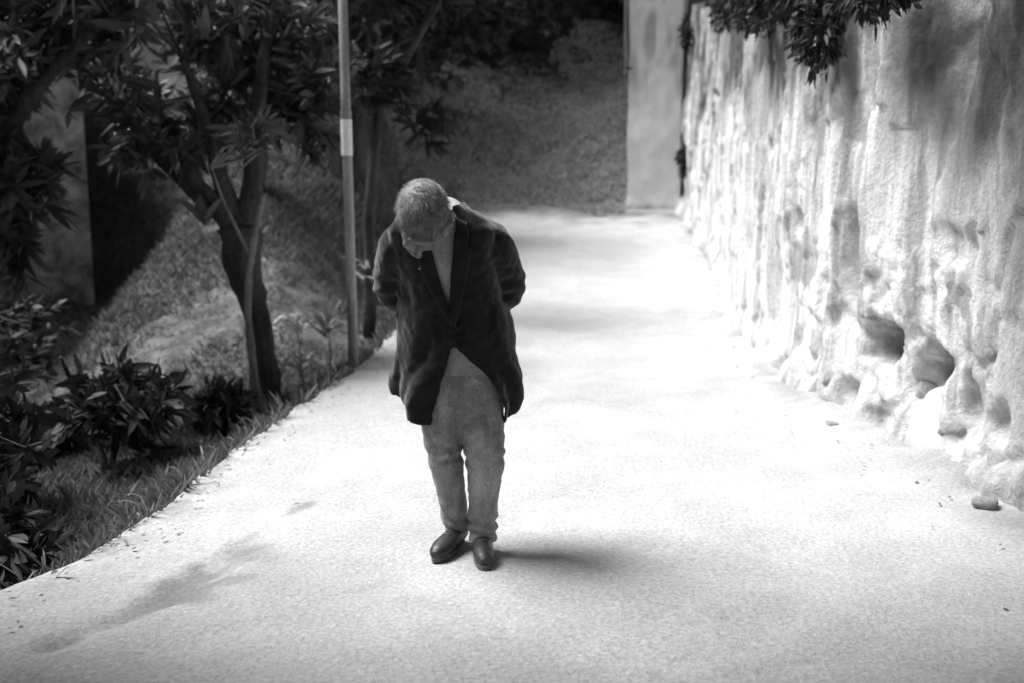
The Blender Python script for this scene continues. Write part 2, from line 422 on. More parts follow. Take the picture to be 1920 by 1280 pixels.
tag(wall, 'old whitewashed retaining wall with drip stains, weathered pits and bulging foot along the lane', 'wall')
Zr = Zw + gz
wall.location = (0, 0, 0)
link('wall_face', grid_mesh('wall_face', Xw, S, Zr, {'damp_shade': np.clip(damp_shade, 0, 1)}), M['wall'], wall)
# top and back of the wall
top = np.stack([Xw[:, -1], Xw[:, -1] + .25, Xw[:, -1] + .55, Xw[:, -1] + .6], 1)
topz = np.stack([Zr[:, -1], Zr[:, -1] + .05, Zr[:, -1] + .02, Zr[:, -1] - 3.2], 1)
link('wall_top', grid_mesh('wall_top', top, np.repeat(s_[:, None], 4, 1), topz, {'damp_shade': np.ones(top.shape)}), M['wall'], wall)

# stones that stand proud of the wall
def stone_mesh(seed, sub=2):
    bm = bmesh.new(); bmesh.ops.create_icosphere(bm, subdivisions=sub, radius=1)
    for v in bm.verts:
        n = mnoise.noise(v.co * 1.2 + Vector((seed * 3.1, seed, 0))) * .35 + mnoise.noise(v.co * 3 + Vector((seed, 0, seed))) * .10
        v.co *= 1 + n
        for ax in range(3): v.co[ax] = max(-.66, min(.66, v.co[ax]))
    me = bpy.data.meshes.new('stone'); bm.to_mesh(me); bm.free(); me.materials.append(M['stone']); me.shade_smooth(); return me
SM = [stone_mesh(k) for k in range(8)]
def face_x(y, z):
    i = int(np.clip((y + 2.0) / .022, 0, len(s_) - 1)); j = int(np.clip((z - lane_z(y) + .15) / .022, 0, len(zz) - 1)); return float(Xw[i, j])
spots = [(7.08, .72, .12), (6.6, .3, .14), (6.15, .2, .14), (7.4, .22, .12), (5.75, .7, .10), (5.9, 1.32, .07), (5.5, .15, .14)]
for k, (y, z, s) in enumerate(spots):
    o = bpy.data.objects.new('stone', SM[k % 8]); col.objects.link(o); o.parent = wall
    o.location = (face_x(y, z) + s * .58, y, z + float(lane_z(y)))
    o.rotation_euler = (random.uniform(-.4, .4), random.uniform(-.3, .3), random.uniform(0, 6))
    o.scale = (s * .8, s * random.uniform(.8, 1.15), s * random.uniform(.65, 1))
# loose stones at the wall foot
loose = [(2.02, 6.9, .05, 'little chip of rubble by the dark notch in the wall foot'), (2.3, 5.25, .07, 'loose stone at the wall foot nearest to the camera')]
for k, (x, y, s, lb) in enumerate(loose):
    o = bpy.data.objects.new('loose_stone', SM[(k + 3) % 8]); col.objects.link(o)
    o.location = (x, y, float(lane_z(y)) + s * .45); o.scale = (s, s * 1.2, s * .6); o.rotation_euler = (0, .1, k)
    tag(o, lb, 'stone', 'loose stones along the wall foot')

# soil terrace held up by the wall
xt = np.concatenate([np.linspace(.45, 8, 30), np.linspace(9, 60, 20)]); yt = np.linspace(-6, 40, 120)
A, B = np.meshgrid(xt, yt, indexing='ij')
o = link('terrace', grid_mesh('terrace', wall_x(np.minimum(B, 18.3)) + A, B, HW - .05 + lane_z(np.minimum(B, 18.3)) + .08 * fbm(A, B, 0, 3)), M['soil']); o['kind'] = 'structure'

# plastered pier where the lane ends
pr = empty('plastered_pillar', (0, 0, 0))
tag(pr, 'smooth pale plastered pillar standing at the far end of the stained wall', 'pillar')
def pier(x0, x1, y0, y1, z0, z1, ang, m, nm):
    nx, nzz = 24, 110
    u = np.linspace(0, 1, nx); v = np.linspace(0, 1, nzz)
    loop = [(x0, y0), (x1, y0), (x1, y1), (x0, y1), (x0, y0)]
    ps = []
    for (a, b) in zip(loop, loop[1:]):
        for t in u[:-1]: ps.append((a[0] + (b[0] - a[0]) * t, a[1] + (b[1] - a[1]) * t))
    ps.append(loop[0]); ps = np.array(ps); c = ps.mean(0)
    ca, sa = math.cos(ang), math.sin(ang); q = ps - c
    q = np.stack([q[:, 0] * ca - q[:, 1] * sa, q[:, 0] * sa + q[:, 1] * ca], 1)
    PX = np.repeat(q[:, :1], nzz, 1); PY = np.repeat(q[:, 1:], nzz, 1); PZ = np.repeat((z0 + (z1 - z0) * v)[None], len(q), 0)
    k = 1 + .05 * fbm((PX + c[0]) * 2.0, PZ * 1.5, PY, 5) + .10 * ss(z0 + .35, z0, PZ)
    # cut the corners round
    rr = np.hypot(PX, PY)
    k = k * np.minimum(1, (max(x1 - x0, y1 - y0) * .66) / np.maximum(rr, .01)) ** .6
    PXX = PX * k + c[0]; PYY = PY * k + c[1]
    dm = .25 * ss(2.6, 3.8, PZ + .4 * fbm(PX * 2, PZ, PY, 4)) + .5 * ss(.35, .8, fbm(PX * 4 + 9, PZ * .7, PY * 4, 4)) * ss(2.2, 2.9, PZ)
    dm = dm + .6 * ss(.30, .05, PZ - z0 + .1 * fbm(PX * 4, PZ, PY, 3))
    return link(nm, grid_mesh(nm, PXX, PYY, PZ, {'damp_shade': np.clip(dm, 0, 1)}), m, pr)
pier(1.95, 2.80, 18.2, 19.2, .70, 5.2, R(-12), M['pillar'], 'shaft')
pier(1.9, 2.9, 18.05, 19.35, .55, .83, R(-12), M['pillar'], 'plinth')
# water pipe down the corner of the pillar
bm = bmesh.new(); add_tube(bm, [(1.80, 18.30, z) for z in (2.95, 3.6, 4.3, 5.2)], [.022] * 4, 8)
dp = empty('drainpipe', (0, 0, 0)); link('pipe', bm, M['pole'], dp)
for z in (3.05, 3.9, 4.7):
    bm = bmesh.new(); add_box(bm, (1.84, 18.32, z), (.14, .05, .035), 0); link('pipe_bracket', bm, M['dark'], dp, smooth=False)
tag(dp, 'thin pipe fixed up the left corner of the pale pillar', 'pipe')

# ---------------------------------------------------------------- street pole with a pale sticker
po = empty('street_pole', (-1.285, 8.95, -.3)); tag(po, 'slim upright metal pole at the left lane edge with one pale band', 'pole')
bm = bmesh.new(); add_tube(bm, [(0, 0, 0), (-.006, 0, 1.0), (-.014, 0, 2.2), (-.03, 0, 4.9)], [.042, .040, .038, .034], 18)
link('shaft', bm, M['pole'], po)
bm = bmesh.new(); add_tube(bm, [(-.0145, 0, 1.99), (-.015, 0, 2.13), (-.0155, 0, 2.27)], [.0445, .0448, .0444], 20, cap=False)
link('sticker', bm, M['sticker'], po)['label'] = 'pale torn paper band wrapped round the pole'
bm = bmesh.new(); add_tube(bm, [(-.0155, 0, 2.275), (-.016, 0, 2.34)], [.0435, .0434], 20, cap=False)
link('sticker_remnant', bm, M['pole'], po)
bm = bmesh.new(); add_tube(bm, [(0, 0, .0), (0, 0, .30)], [.10, .085], 14); link('footing', bm, M['house'], po)

# ---------------------------------------------------------------- pale house seen through the leaves on the left
ho = empty('plastered_house', (-7.6, 14.4, -.5), R(25)); tag(ho, 'dull plastered house half hidden behind leaves at the left edge', 'house')
bm = bmesh.new()
def wallbox(bm, c, s): add_box(bm, c, s)
# front wall with a window opening, built from pieces
X0, X1, Zt_ = -3.2, 2.05, 3.9
add_box(bm, ((X0 + X1) / 2, 0, 1.15), (X1 - X0, .3, 5.5))
link('wall', bm, M['house'], ho, smooth=False)
bm = bmesh.new(); add_box(bm, (X1 - .15, 2.3, 1.15), (.3, 4.296, 5.5)); link('wall', bm, M['house'], ho, smooth=False)
rf = bmesh.new()
vs = [rf.verts.new(p) for p in ((X0 - .3, -.45, 3.85), (X1 + .35, -.45, 3.85), (X1 + .35, 2.3, 5.2), (X0 - .3, 2.3, 5.2), (X1 + .35, 5, 3.85), (X0 - .3, 5, 3.85))]
rf.faces.new((vs[0], vs[1], vs[2], vs[3])); rf.faces.new((vs[3], vs[2], vs[4], vs[5]))
bmesh.ops.solidify(rf, geom=rf.faces, thickness=.12); link('roof', rf, M['tile'], ho, smooth=False)

# ---------------------------------------------------------------- trees
def tree(loc, label, trunk, limbs, crowns, leafm='leaf', ln=.22, wd=.05, per=9, name='leafy_tree', group=None, bark='bark', singles=0, twigs=True, cat='tree', spread=.95):
    """trunk: [(x,y,z,r)...] local; limbs: list of such lists; crowns: (cx,cy,cz,rx,ry,rz,n)"""
    t = empty(name, loc); tag(t, label, cat, group)
    if trunk:
        bm = bmesh.new(); P, Q = smooth_path([p[:3] for p in trunk], [p[3] for p in trunk], 5)
        add_tube(bm, P, Q, 14, wob=.5); link('trunk', bm, M[bark], t)
    pts = []
    for lb in limbs:
        bm = bmesh.new(); P, Q = smooth_path([p[:3] for p in lb], [p[3] for p in lb], 4); add_tube(bm, P, Q, 8, wob=.4)
        link('limb', bm, M[bark], t); pts += P[len(P) // 3:]
    tips, dirs = [], []
    for (cx, cy, cz, rx, ry, rz, n) in crowns:
        v = unit(n) * (rng.uniform(.25, 1, (n, 1)) ** .5)
        # clumps: pull towards random attractors
        na = max(3, n // 14); at = unit(na) * rng.uniform(.45, .95, (na, 1)); k = rng.integers(0, na, n)
        v = v * .45 + at[k] * .68
        p = v * [rx, ry, rz] + [cx, cy, cz]
        d = v * [1, 1, .8] + unit(n) * .55 + [0, 0, .25]
        tips.append(p); dirs.append(d)
    tips = np.concatenate(tips); dirs = np.concatenate(dirs); dirs /= np.linalg.norm(dirs, axis=1, keepdims=True)
    if twigs and pts:
        P = np.array([tuple(p) for p in pts]); bm = bmesh.new()
        for a, d in list(zip(tips, dirs))[::2]:
            j = np.argmin(((P - a) ** 2).sum(1)); q = P[j]; mid = (a + q) / 2 - d * .1 + [0, 0, .05]
            add_tube(bm, [q, mid, a], [.016, .010, .005], 4, cap=False)
        o = link('twigs', bm, M[bark], t); o['kind'] = 'stuff'
    b, d, nr, L_, W_ = whorl_leaves(tips, dirs, per, ln, wd, spread)
    if singles:
        # the leaves that show largest: nearest the viewpoint
        wp = b + np.array(loc); dist = np.linalg.norm(wp - np.array([0, 0, 1.7]), axis=1)
        order = np.argsort(dist)[:singles]
        proto = [leaves_mesh('leaf', np.zeros((1, 3)), np.array([[0, 1., 0]]), np.array([[0, 0, 1.]]), [1.], [wr], .12) for wr in (.2, .24, .28)]
        for me in proto: me.materials.append(M[leafm])
        for q in order:
            dd = Vector(d[q]).normalized(); nn = Vector(nr[q]); s = dd.cross(nn).normalized(); u = s.cross(dd)
            o = bpy.data.objects.new('leaf', proto[q % 3]); col.objects.link(o); o.parent = t
            o.matrix_local = Matrix.Translation(Vector(b[q])) @ Matrix((s, dd, u)).transposed().to_4x4() @ Matrix.Scale(float(L_[q]), 4)
        keep = np.ones(len(b), bool); keep[order] = False
        b, d, nr, L_, W_ = b[keep], d[keep], nr[keep], L_[keep], W_[keep]
    o = link('crown', leaves_mesh('crown', b, d, nr, L_, W_), M[leafm], t, smooth=False); o['kind'] = 'stuff'
    return t

# forked tree in the middle of the left slope
tree((-2.05, 9.3, -.45), 'dark forked tree trunk leaning left on the slope beside a paler stem', 
     [(0, 0, -.1, .13), (-.02, 0, .3, .10), (-.09, 0, .8, .105), (-.17, 0, 1.25, .155), (-.2, 0, 1.55, .19)],
     [[(-.2, 0, 1.45, .12), (-.36, -.03, 1.72, .07), (-.55, -.05, 1.98, .055), (-.66, -.08, 2.3, .03)],
      [(-.22, 0, 1.5, .12), (-.35, .02, 1.95, .07), (-.42, 0, 2.3, .05), (-.6, 0, 2.9, .03)],
      [(-.18, 0, 1.5, .13), (-.1, .1, 1.95, .09), (-.05, .12, 2.5, .07), (.1, .1, 3.3, .04)],
      [(-.2, 0, 1.55, .09), (-.75, .2, 1.95, .05), (-1.2, .2, 2.5, .03)]],
     [(-.25, .1, 3.1, 1.3, .9, .75, 120), (-.3, .55, 2.45, 1.3, .4, .5, 95), (-1.3, .6, 2.7, .6, .4, .5, 40), (-.9, .2, 2.35, .7, .5, .4, 34), (.35, .3, 2.6, .5, .5, .5, 26)], ln=.24, wd=.055, per=9, name='forked_tree', singles=90)
tree((-2.02, 8.75, -.5), 'slender pale sapling stem standing close in front of the dark forked trunk',
     [(0, 0, -.1, .045), (-.03, 0, .4, .038), (-.06, 0, .9, .032), (-.02, 0, 1.4, .024), (.1, 0, 1.9, .016)],
     [[(-.02, 0, 1.4, .02), (-.2, 0, 1.8, .012), (-.3, 0, 2.1, .008)]], [(.1, 0, 2.3, .4, .3, .35, 14)], ln=.2, wd=.045, name='sapling', bark='palebark')
# big long-leaved tree filling the upper left
tree((-4.55, 9.0, -.9), 'big long-leaved tree whose leaf clusters fill the upper left corner',
     [(0, 0, 0, .2), (.1, 0, 1.4, .16), (.2, 0, 2.6, .13)],
     [[(.2, 0, 2.2, .1), (.9, -.2, 3.1, .06), (1.6, -.3, 3.7, .03)], [(.2, 0, 2.3, .1), (-.6, -.1, 3.3, .05), (-.9, -.2, 4.1, .03)], [(.2, 0, 2.4, .1), (.4, .1, 3.6, .06), (.5, 0, 4.6, .03)]],
     [(.5, -.2, 3.35, 1.3, .8, .75, 150), (1.5, -.1, 3.9, 1.1, .8, .7, 95), (-.1, -.5, 2.75, .6, .5, .5, 45), (.78, -.3, 2.2, .32, .5, .75, 75), (.6, 0, 4.9, 1.7, 1.0, .8, 90)], ln=.26, wd=.06, singles=120)
tree((-.9, 11.6, .1), 'dark tree behind the pole with sparse pointed leaf sprays',
     [(-.6, 0, -.3, .065), (-.55, 0, 1.2, .055), (-.4, 0, 2.4, .045)],
     [[(-.4, 0, 2.2, .06), (.1, 0, 3.0, .04), (.4, 0, 3.6, .02)], [(-.5, 0, 2.0, .06), (-.9, 0, 2.8, .03)]],
     [(-.4, 0, 3.4, 1.15, .8, .7, 120), (-.7, -.2, 2.3, .8, .5, .5, 52), (-.1, 0, 2.0, .5, .4, .5, 18)], leafm='leafdark', ln=.24, wd=.055, singles=50)
deep = [(-6.9, 13.0, 0, 'dense dark tree between the house and the forked tree'), (-3.3, 14.4, .5, 'deep shadowed tree behind the forked trunk'),
        (-2.3, 16.4, 1.2, 'shadowed tree beyond the lane just left of the bank'), (-3.4, 18.4, 2.0, 'tall dark tree rising behind the walker'),
        (.9, 24.0, 4.4, 'dark tree above the bank left of the pillar'), (-.2, 22.0, 4.0, 'dark bushy tree on the crest of the bank'), (1.6, 22.8, 4.0, 'dark tree on the bank crest beside the pillar'), (.4, 26.5, 5.0, 'farthest dark tree beyond the bank crest'), (3.2, 25.5, 5.0, 'dark tree above the bank behind the pillar'), (-1.6, 22.6, 3.4, 'dark tree at the left top of the bank'),
        (-1.7, 20.3, 3.0, 'dark tree low on the left flank of the bank, behind the walker'), (-8.5, 17.5, 1.2, 'far dark tree behind the house'), (-4.6, 19, 2.2, 'far dark tree deep in the left wood')]
for k, (x, y, z, lb) in enumerate(deep):
    h = 4.2 if y < 20 else 4.6
    tree((x, y, float(land_z(x, y)) - .1), lb, [(0, 0, 0, .16), (.1, 0, h * .35, .13), (0, .1, h * .7, .09)],
         [[(0, 0, h * .4, .08), (.8, -.2, h * .6, .05), (1.3, -.2, h * .8, .02)], [(0, 0, h * .45, .08), (-.8, 0, h * .65, .05), (-1.3, 0, h * .9, .02)]],
         [(0, 0, h * .78, 1.9, 1.3, 1.3, 190), (0, -.3, h * .40, 1.4, .9, 1.1, 110)][:1 if k == 0 else 2] + ([(0, -.3, .9, 2.0, 1.2, 1.3, 200)] if y > 20 else []), leafm='leafdark', ln=.25, wd=.075, per=8, group='dark trees of the wood', twigs=False)
# unseen trees, added only to darken the near corners of lane and wall
tree((-4.6, 1.6, -1.1), 'unseen spreading tree left of the near lane, added to shade it', [(0, 0, 0, .2), (.1, 0, 2, .17), (.2, 0, 3.4, .14)],
     [[(.2, 0, 3, .1), (1.3, .3, 4.2, .06), (2.2, .3, 4.9, .03)], [(.2, 0, 3, .1), (-.6, -.6, 4.4, .06)]],
     [(1.0, 2.15, 4.25, 1.5, .85, .45, 850), (2.9, 1.45, 4.35, 1.3, .7, .35, 420), (1.3, 1.0, 4.6, 1.5, 1.5, .8, 160), (.9, .0, 5.6, 2.2, 2.2, 1.1, 160)], ln=.3, wd=.09, per=9, twigs=False)
tree((4.2, 1.2, 3.2), 'unseen spreading tree on the terrace, added to shade the near wall and lane', [(0, 0, 0, .18), (-.1, 0, 1, .15), (-.3, 0, 1.8, .12)],
     [[(-.3, 0, 1.5, .1), (-1.8, 1.2, 1.3, .06), (-3.6, 2.2, .3, .04), (-4.7, 2.6, .15, .02)], [(-.3, 0, 1.5, .1), (-1.5, 2.0, 1.0, .05), (-2.8, 4.1, .6, .02)], [(-.3, 0, 1.5, .1), (.6, .6, 2.6, .05)]],
     [(-.5, .3, 2.6, 2.0, 2.2, 1.0, 200), (-4.1, 2.7, .75, 1.3, .8, .45, 170), (-2.2, 2.4, .75, 1.0, 1.0, .5, 130), (-1.9, .8, 1.1, 1.3, 1.3, .6, 170), (-3.9, 2.3, .0, 1.45, .8, .38, 800), (-2.6, 4.2, .6, .95, .8, .4, 200)], ln=.3, wd=.09, per=9, twigs=False)

tree((-3.4, -2.6, -.6), 'unseen broad dense tree behind the viewpoint, added to darken the near lane', [(0, 0, 0, .24), (.1, 0, 2, .2), (.3, 0, 3.4, .16)],  # added out of view to block sky over the near lane
     [[(.3, 0, 3, .12), (1.8, .8, 4.3, .08), (3.4, 1.4, 4.7, .04)], [(.3, 0, 3, .1), (2.5, -.4, 4.4, .07), (5.0, -.2, 4.8, .03)]],
     [(3.4, 1.8, 4.9, 3.4, 2.4, .9, 800), (4.8, -1.0, 4.9, 2.6, 2.2, .9, 260)], ln=.32, wd=.11, per=9, twigs=False)

# bushes in the hollow below the lane edge
bush = [(-3.1, 6.0, .85, 'near dark bush in the hollow under the lower left lane edge'), (-2.75, 7.4, .7, 'dark bush below the lane edge left of the tree foot'), (-4.0, 7.2, 1.0, 'large dark bush at the left border of the hollow'),
        (-3.5, 8.3, .5, 'bush in front of the pale house corner'), (-2.35, 8.3, .35, 'low bush at the foot of the forked tree'), (-2.6, 5.0, .7, 'dark bush lowest in the left corner'), (-4.7, 9.6, 1.15, 'tall bush before the house window')]
for (x, y, r_, lb) in bush:
    z0 = float(land_z(x, y))
    tree((x, y, z0), lb, None, [[(0, 0, -.05, .03), (.1, 0, r_ * .5, .02), (.2 * r_, 0, r_, .01)], [(0, 0, -.05, .03), (-.2, .1, r_ * .6, .02), (-.4 * r_, 0, r_ * 1.1, .01)]],
         [(0, 0, r_ * .62, r_ * .95, r_ * .85, r_ * .62, int(95 * r_ + 35))], leafm='leafdark', ln=.17, wd=.05, per=9, name='leafy_bush', group='dark bushes in the hollow', cat='bush')
# pale-leaved plants by the pole
def sprig(x, y, h, n, ln, wd, lb, leafm='leafpale', grp='pale-leaved plants beside the pole', up=.8, stem=True, nm='leafy_plant', z=None):
    z0 = float(land_z(x, y)) if z is None else z
    t = empty(nm, (x, y, z0)); tag(t, lb, 'plant', grp)
    if stem:
        bm = bmesh.new(); add_tube(bm, [(0, 0, -.05), (.02, 0, h * .5), (.0, 0, h)], [.009, .007, .005], 6); link('stem', bm, M['palebark'], t)
    for k in range(n):
        a = 2.4 * k + random.uniform(-.3, .3); el = random.uniform(up * .3, up * 1.4) if up < 1.2 else random.uniform(.85, 1.45)
        zz_ = h * (1 - .35 * random.random()) if stem else 0
        d = np.array([[math.cos(a) * math.cos(el), math.sin(a) * math.cos(el), math.sin(el)]])
        me = leaves_mesh('leaf', np.array([[0, 0, zz_]]), d, np.array([[-math.cos(a) * math.sin(el), -math.sin(a) * math.sin(el), math.cos(el)]]), [ln * random.uniform(.7, 1.2)], [wd], .2)
        link('leaf', me, M[leafm], t, smooth=False)
    return t
for a in [(-1.58, 9.5, .55, 16, .30, .055, 'pale-leaved plant just left of the pole foot'), (-1.92, 9.9, .7, 14, .28, .05, 'pale sprig between the forked trunk and the pole'),
          (-1.25, 10.9, .6, 14, .28, .05, 'pale plant right of the pole behind the walker'),
          (-1.75, 9.1, .35, 10, .2, .04, 'small plant right of the forked trunk'), (-1.5, 11.6, .9, 14, .3, .05, 'tallest pale plant behind the pole'), (-2.3, 10.6, .5, 12, .3, .05, 'pale plant left behind the forked trunk')]:
    sprig(*a)
# broad upright leaves at the fork
sprig(-2.5, 9.15, 0, 8, .40, .11, 'cluster of broad upright leaves springing from the fork of the dark tree', grp=None, leafm='grass', up=1.35, stem=False, nm='epiphyte_plant', z=1.12)

# weeds along the lane edge
for k, (y, lb) in enumerate([(4.5, 'lowest tuft of weeds on the left lane edge'), (5.25, 'tuft of thin weeds under the second bend of the lane edge'), (5.8, 'tuft of long blades on the lane edge, brightest of the row'), (6.6, 'weeds on the lane edge left of the sapling'),
                             (7.5, 'weeds at the lane edge below the forked tree'), (8.3, 'weeds on the edge between tree and pole'), (9.3, 'weeds just behind the pole foot')]):
    x = float(edge_x(y)) - .10
    n = 26; b = np.stack([x + rng.normal(0, .07, n), y + rng.normal(0, .10, n), np.full(n, 0.)], 1); b[:, 2] = land_z(b[:, 0], b[:, 1]) - .02
    d = unit(n) * .5 + [-.1, 0, 1.0]; me = leaves_mesh('weed_tuft', b, d, unit(n), rng.uniform(.16, .38, n), rng.uniform(.008, .02, n), .5)
    tag(link('weed_tuft', me, M['grass'], smooth=False), lb, 'weeds', 'weeds along the left lane edge')

# grass on the slopes
def grass(name, n, xr, yr, ln, keep):
    x = rng.uniform(*xr, n); y = rng.uniform(*yr, n); k = keep(x, y); x, y = x[k], y[k]; n = len(x)
    z = np.where((y < 18.55) & (x > edge_x(y)), lane_z(y), land_z(x, y)) - .01
    d = unit(n) * [.55, .55, .2] + [0, 0, .75]
    L_ = ln * rng.uniform(.5, 1.3, n) * (1 + .5 * fbm(x, y, 3, 2)); W_ = rng.uniform(.010, .022, n) * (1 + (y - 6) * .05)
    dd = d / np.linalg.norm(d, axis=1, keepdims=True); s = np.cross(dd, unit(n)); s /= np.linalg.norm(s, axis=1, keepdims=True)
    b = np.stack([x, y, z], 1); L_ = L_[:, None]; W_ = W_[:, None]
    V = np.stack([b - s * W_ * .5, b + s * W_ * .5, b + dd * L_ * .6 + s * W_ * .3 - [0, 0, .0], b + dd * L_ - np.array([0, 0, 1]) * L_ * .15], 1)
    f = (np.array([[0, 1, 2], [0, 2, 3]])[None] + (np.arange(n) * 4)[:, None, None]).reshape(-1, 3)
    o = link(name, poly_mesh(name, V.reshape(-1, 3), f), M['bankgrass' if name == 'bank_grass' else 'grass'], smooth=False); o['kind'] = 'stuff'
    tag(o, name_label[name], 'grass')
name_label = {'slope_grass': 'rough grass growing on the slope left of the lane', 'bank_grass': 'coarse grass over the bank beyond the lane end'}
name_label['edge_grass'] = 'ragged grass spilling over the left edge of the lane'
grass('edge_grass', 60000, (-2.6, -.6), (3.5, 17), .17, lambda x, y: (edge_x(y) - x > -.015) & (edge_x(y) - x < .16) & (fbm(x * 2, y * 2, 9, 3) > -.3))
def track_d(x, y): return np.min(np.stack([segd(x, y, tuple(a), tuple(b)) for a, b in zip(tc_, tc_[1:])]), 0)
grass('slope_grass', 120000, (-7, -.8), (4, 19), .12, lambda x, y: (edge_x(y) - x > .03) & (track_d(x, y) > rng.uniform(-.25, .75, len(x))) & (fbm(x * 1.4, y * 1.4, 5, 3) > -.8))
grass('bank_grass', 90000, (-3.5, 2.6), (17.7, 22.5), .09, lambda x, y: (y - 18.35 + .5 * fbm(x * 2.5, y * .2, 8, 4) > 0) & (fbm(x * 3, y * 3, 8, 3) + 1.3 - .5 * (y - 19.2 - .55 * np.clip(x + .8, -1, 3)) > rng.uniform(-.2, .9, len(x))))

# plants hanging over the wall top and in its crevices
def hanging(x, y, z, rx, ry, rz, n, lb, ln=.075, wd=.03, leafm='leafdark', nm='hanging_plant', grp='plants hanging over the wall top'):
    t = empty(nm, (x, y, z)); tag(t, lb, 'plant', grp)
    v = unit(n) * rng.uniform(.2, 1, (n, 1)) ** .4; p = v * [rx, ry, rz]; p[:, 2] -= rng.uniform(0, rz * .4, n)
    d = v * [1, 1, .3] + unit(n) * .4 + [-.2, 0, -.5]
    b, dd, nr, L_, W_ = whorl_leaves(np.concatenate([p, p * .85 + unit(n) * .03]), np.concatenate([d, d]), 8, ln, wd)
    o = link('foliage', leaves_mesh('foliage', b, dd, nr, L_, W_, .3), M[leafm], t, smooth=False); o['kind'] = 'stuff'
    bm = bmesh.new()
    for q in p[::6]: add_tube(bm, [(rx * .6, 0, rz * .7), (q[0] * .6, q[1] * .8, q[2] * .5 + rz * .4), tuple(q)], [.008, .006, .004], 4, cap=False)
    link('stems', bm, M['bark'], t)
    return t
hanging(2.02, 6.5, 2.72, .22, .55, .24, 110, 'rounded dark plant hanging over the wall top near the right corner')
hanging(2.0, 7.6, 2.68, .18, .30, .42, 70, 'narrow dark plant trailing lowest down the wall')
hanging(2.02, 9.4, 3.0, .25, .9, .30, 110, 'broad dark plant along the middle of the wall top')
hanging(2.3, 5.3, 2.95, .22, .6, .30, 80, 'dark plant over the wall top in the right corner')
hanging(2.35, 12.3, 3.35, .25, 1.0, .30, 90, 'far plant over the wall top near the pillar')
hanging(2.64, 17.6, 3.55, .10, .2, .24, 30, 'dark tuft high in the crevice between pillar and wall', grp='tufts in the crevice by the pillar', nm='crevice_plant')
hanging(2.66, 17.7, 1.65, .10, .2, .26, 30, 'dark tuft low in the crevice between pillar and wall', grp='tufts in the crevice by the pillar', nm='crevice_plant')

# ---------------------------------------------------------------- the walker
px, py = -.175, 4.68
pe = empty('person', (px, py, 0))
tag(pe, 'stooped walker in long dark open coat and grey trousers, head bowed, arms behind back', 'person')
RG = [(.60, -.065, .245, .03, .185), (.66, -.065, .262, .03, .195), (.74, -.062, .268, .03, .195), (.84, -.06, .255, .03, .185), (.94, -.06, .238, .02, .172), (1.02, -.065, .220, .0, .163),
      (1.12, -.08, .205, -.02, .16), (1.22, -.092, .208, -.05, .165), (1.31, -.097, .222, -.085, .165), (1.38, -.10, .212, -.12, .155), (1.43, -.108, .165, -.14, .130), (1.465, -.12, .115, -.16, .108), (1.49, -.125, .092, -.175, .096)]
RG = np.array(RG)
def ring(z): return [np.interp(z, RG[:, 0], RG[:, k]) for k in range(1, 5)]
HEADP = Vector((-.182, -.275, 1.445))
HM = Matrix.Translation(HEADP) @ Matrix.Rotation(R(12), 4, 'Z') @ Matrix.Rotation(R(6), 4, 'Y') @ Matrix.Rotation(R(60), 4, 'X') @ Matrix.Scale(1.07, 4)
# body: one continuous surface from crown to feet
bm = bmesh.new()
def hb(c, r): 
    add_ball(bm, (0, 0, 0), (1, 1, 1)) if False else bmesh.ops.create_uvsphere(bm, u_segments=20, v_segments=14, radius=1, matrix=HM @ Matrix.Translation(Vector(c)) @ Matrix.Diagonal((r[0], r[1], r[2], 1)))
hb((0, .018, .035), (.080, .100, .088)); hb((0, -.035, -.03), (.066, .070, .085)); hb((0, -.055, -.085), (.045, .045, .040)); hb((0, -.080, -.105), (.022, .020, .018))
hb((0, -.108, -.028), (.012, .018, .030)); hb((0, -.118, -.048), (.017, .014, .012)); hb((0, -.092, .018), (.055, .016, .013))
hb((.038, -.078, -.045), (.022, .020, .022)); hb((-.038, -.078, -.045), (.022, .020, .022)); hb((0, -.098, -.075), (.024, .010, .006)); hb((0, -.094, -.086), (.020, .010, .006))
for sg in (-1, 1): hb((sg * .082, .005, -.02), (.010, .018, .032))
neck0 = Vector((-.115, -.13, 1.36)); neck1 = HM @ Vector((0, .03, -.06))
add_tube(bm, [neck0, (neck0 + neck1) / 2 + Vector((0, -.01, .01)), neck1], [.062, .056, .055], 14)
for a, b in ((.72, 1.40),):
    P = [Vector((ring(z)[0], ring(z)[2], z)) for z in np.linspace(a, b, 10)]
    add_tube(bm, P, [.14, .145, .14, .135, .13, .135, .14, .145, .14, .07], 18, sq=(1.1, .85))
arms = {}
for sg, sh, el, wr in ((-1, (-.27, -.10, 1.345), (-.325, .055, 1.13), (-.135, .215, .985)), (1, (.08, -.10, 1.345), (.145, .055, 1.13), (-.03, .225, .955))):
    P, Q = smooth_path([sh, el, wr], [.05, .042, .028], 6); add_tube(bm, P, Q, 12); arms[sg] = (sh, el, wr)
legs = {-1: [(-.135, .03, .78), (-.118, -.035, .45), (-.064, .06, .10)], 1: [(.02, .02, .78), (.062, -.07, .45), (.048, -.02, .09)]}
for sg, pth in legs.items():
    P, Q = smooth_path(pth, [.085, .058, .040], 6); add_tube(bm, P, Q, 12)
feet = {-1: ((-.062, .06), (-.125, -.09)), 1: ((.046, -.02), (.056, -.17))}
for sg, (a, b) in feet.items(): add_tube(bm, [(a[0], a[1] + .03, .05), ((a[0] + b[0]) / 2, (a[1] + b[1]) / 2, .045), (b[0], b[1], .03)], [.032, .036, .022], 10)
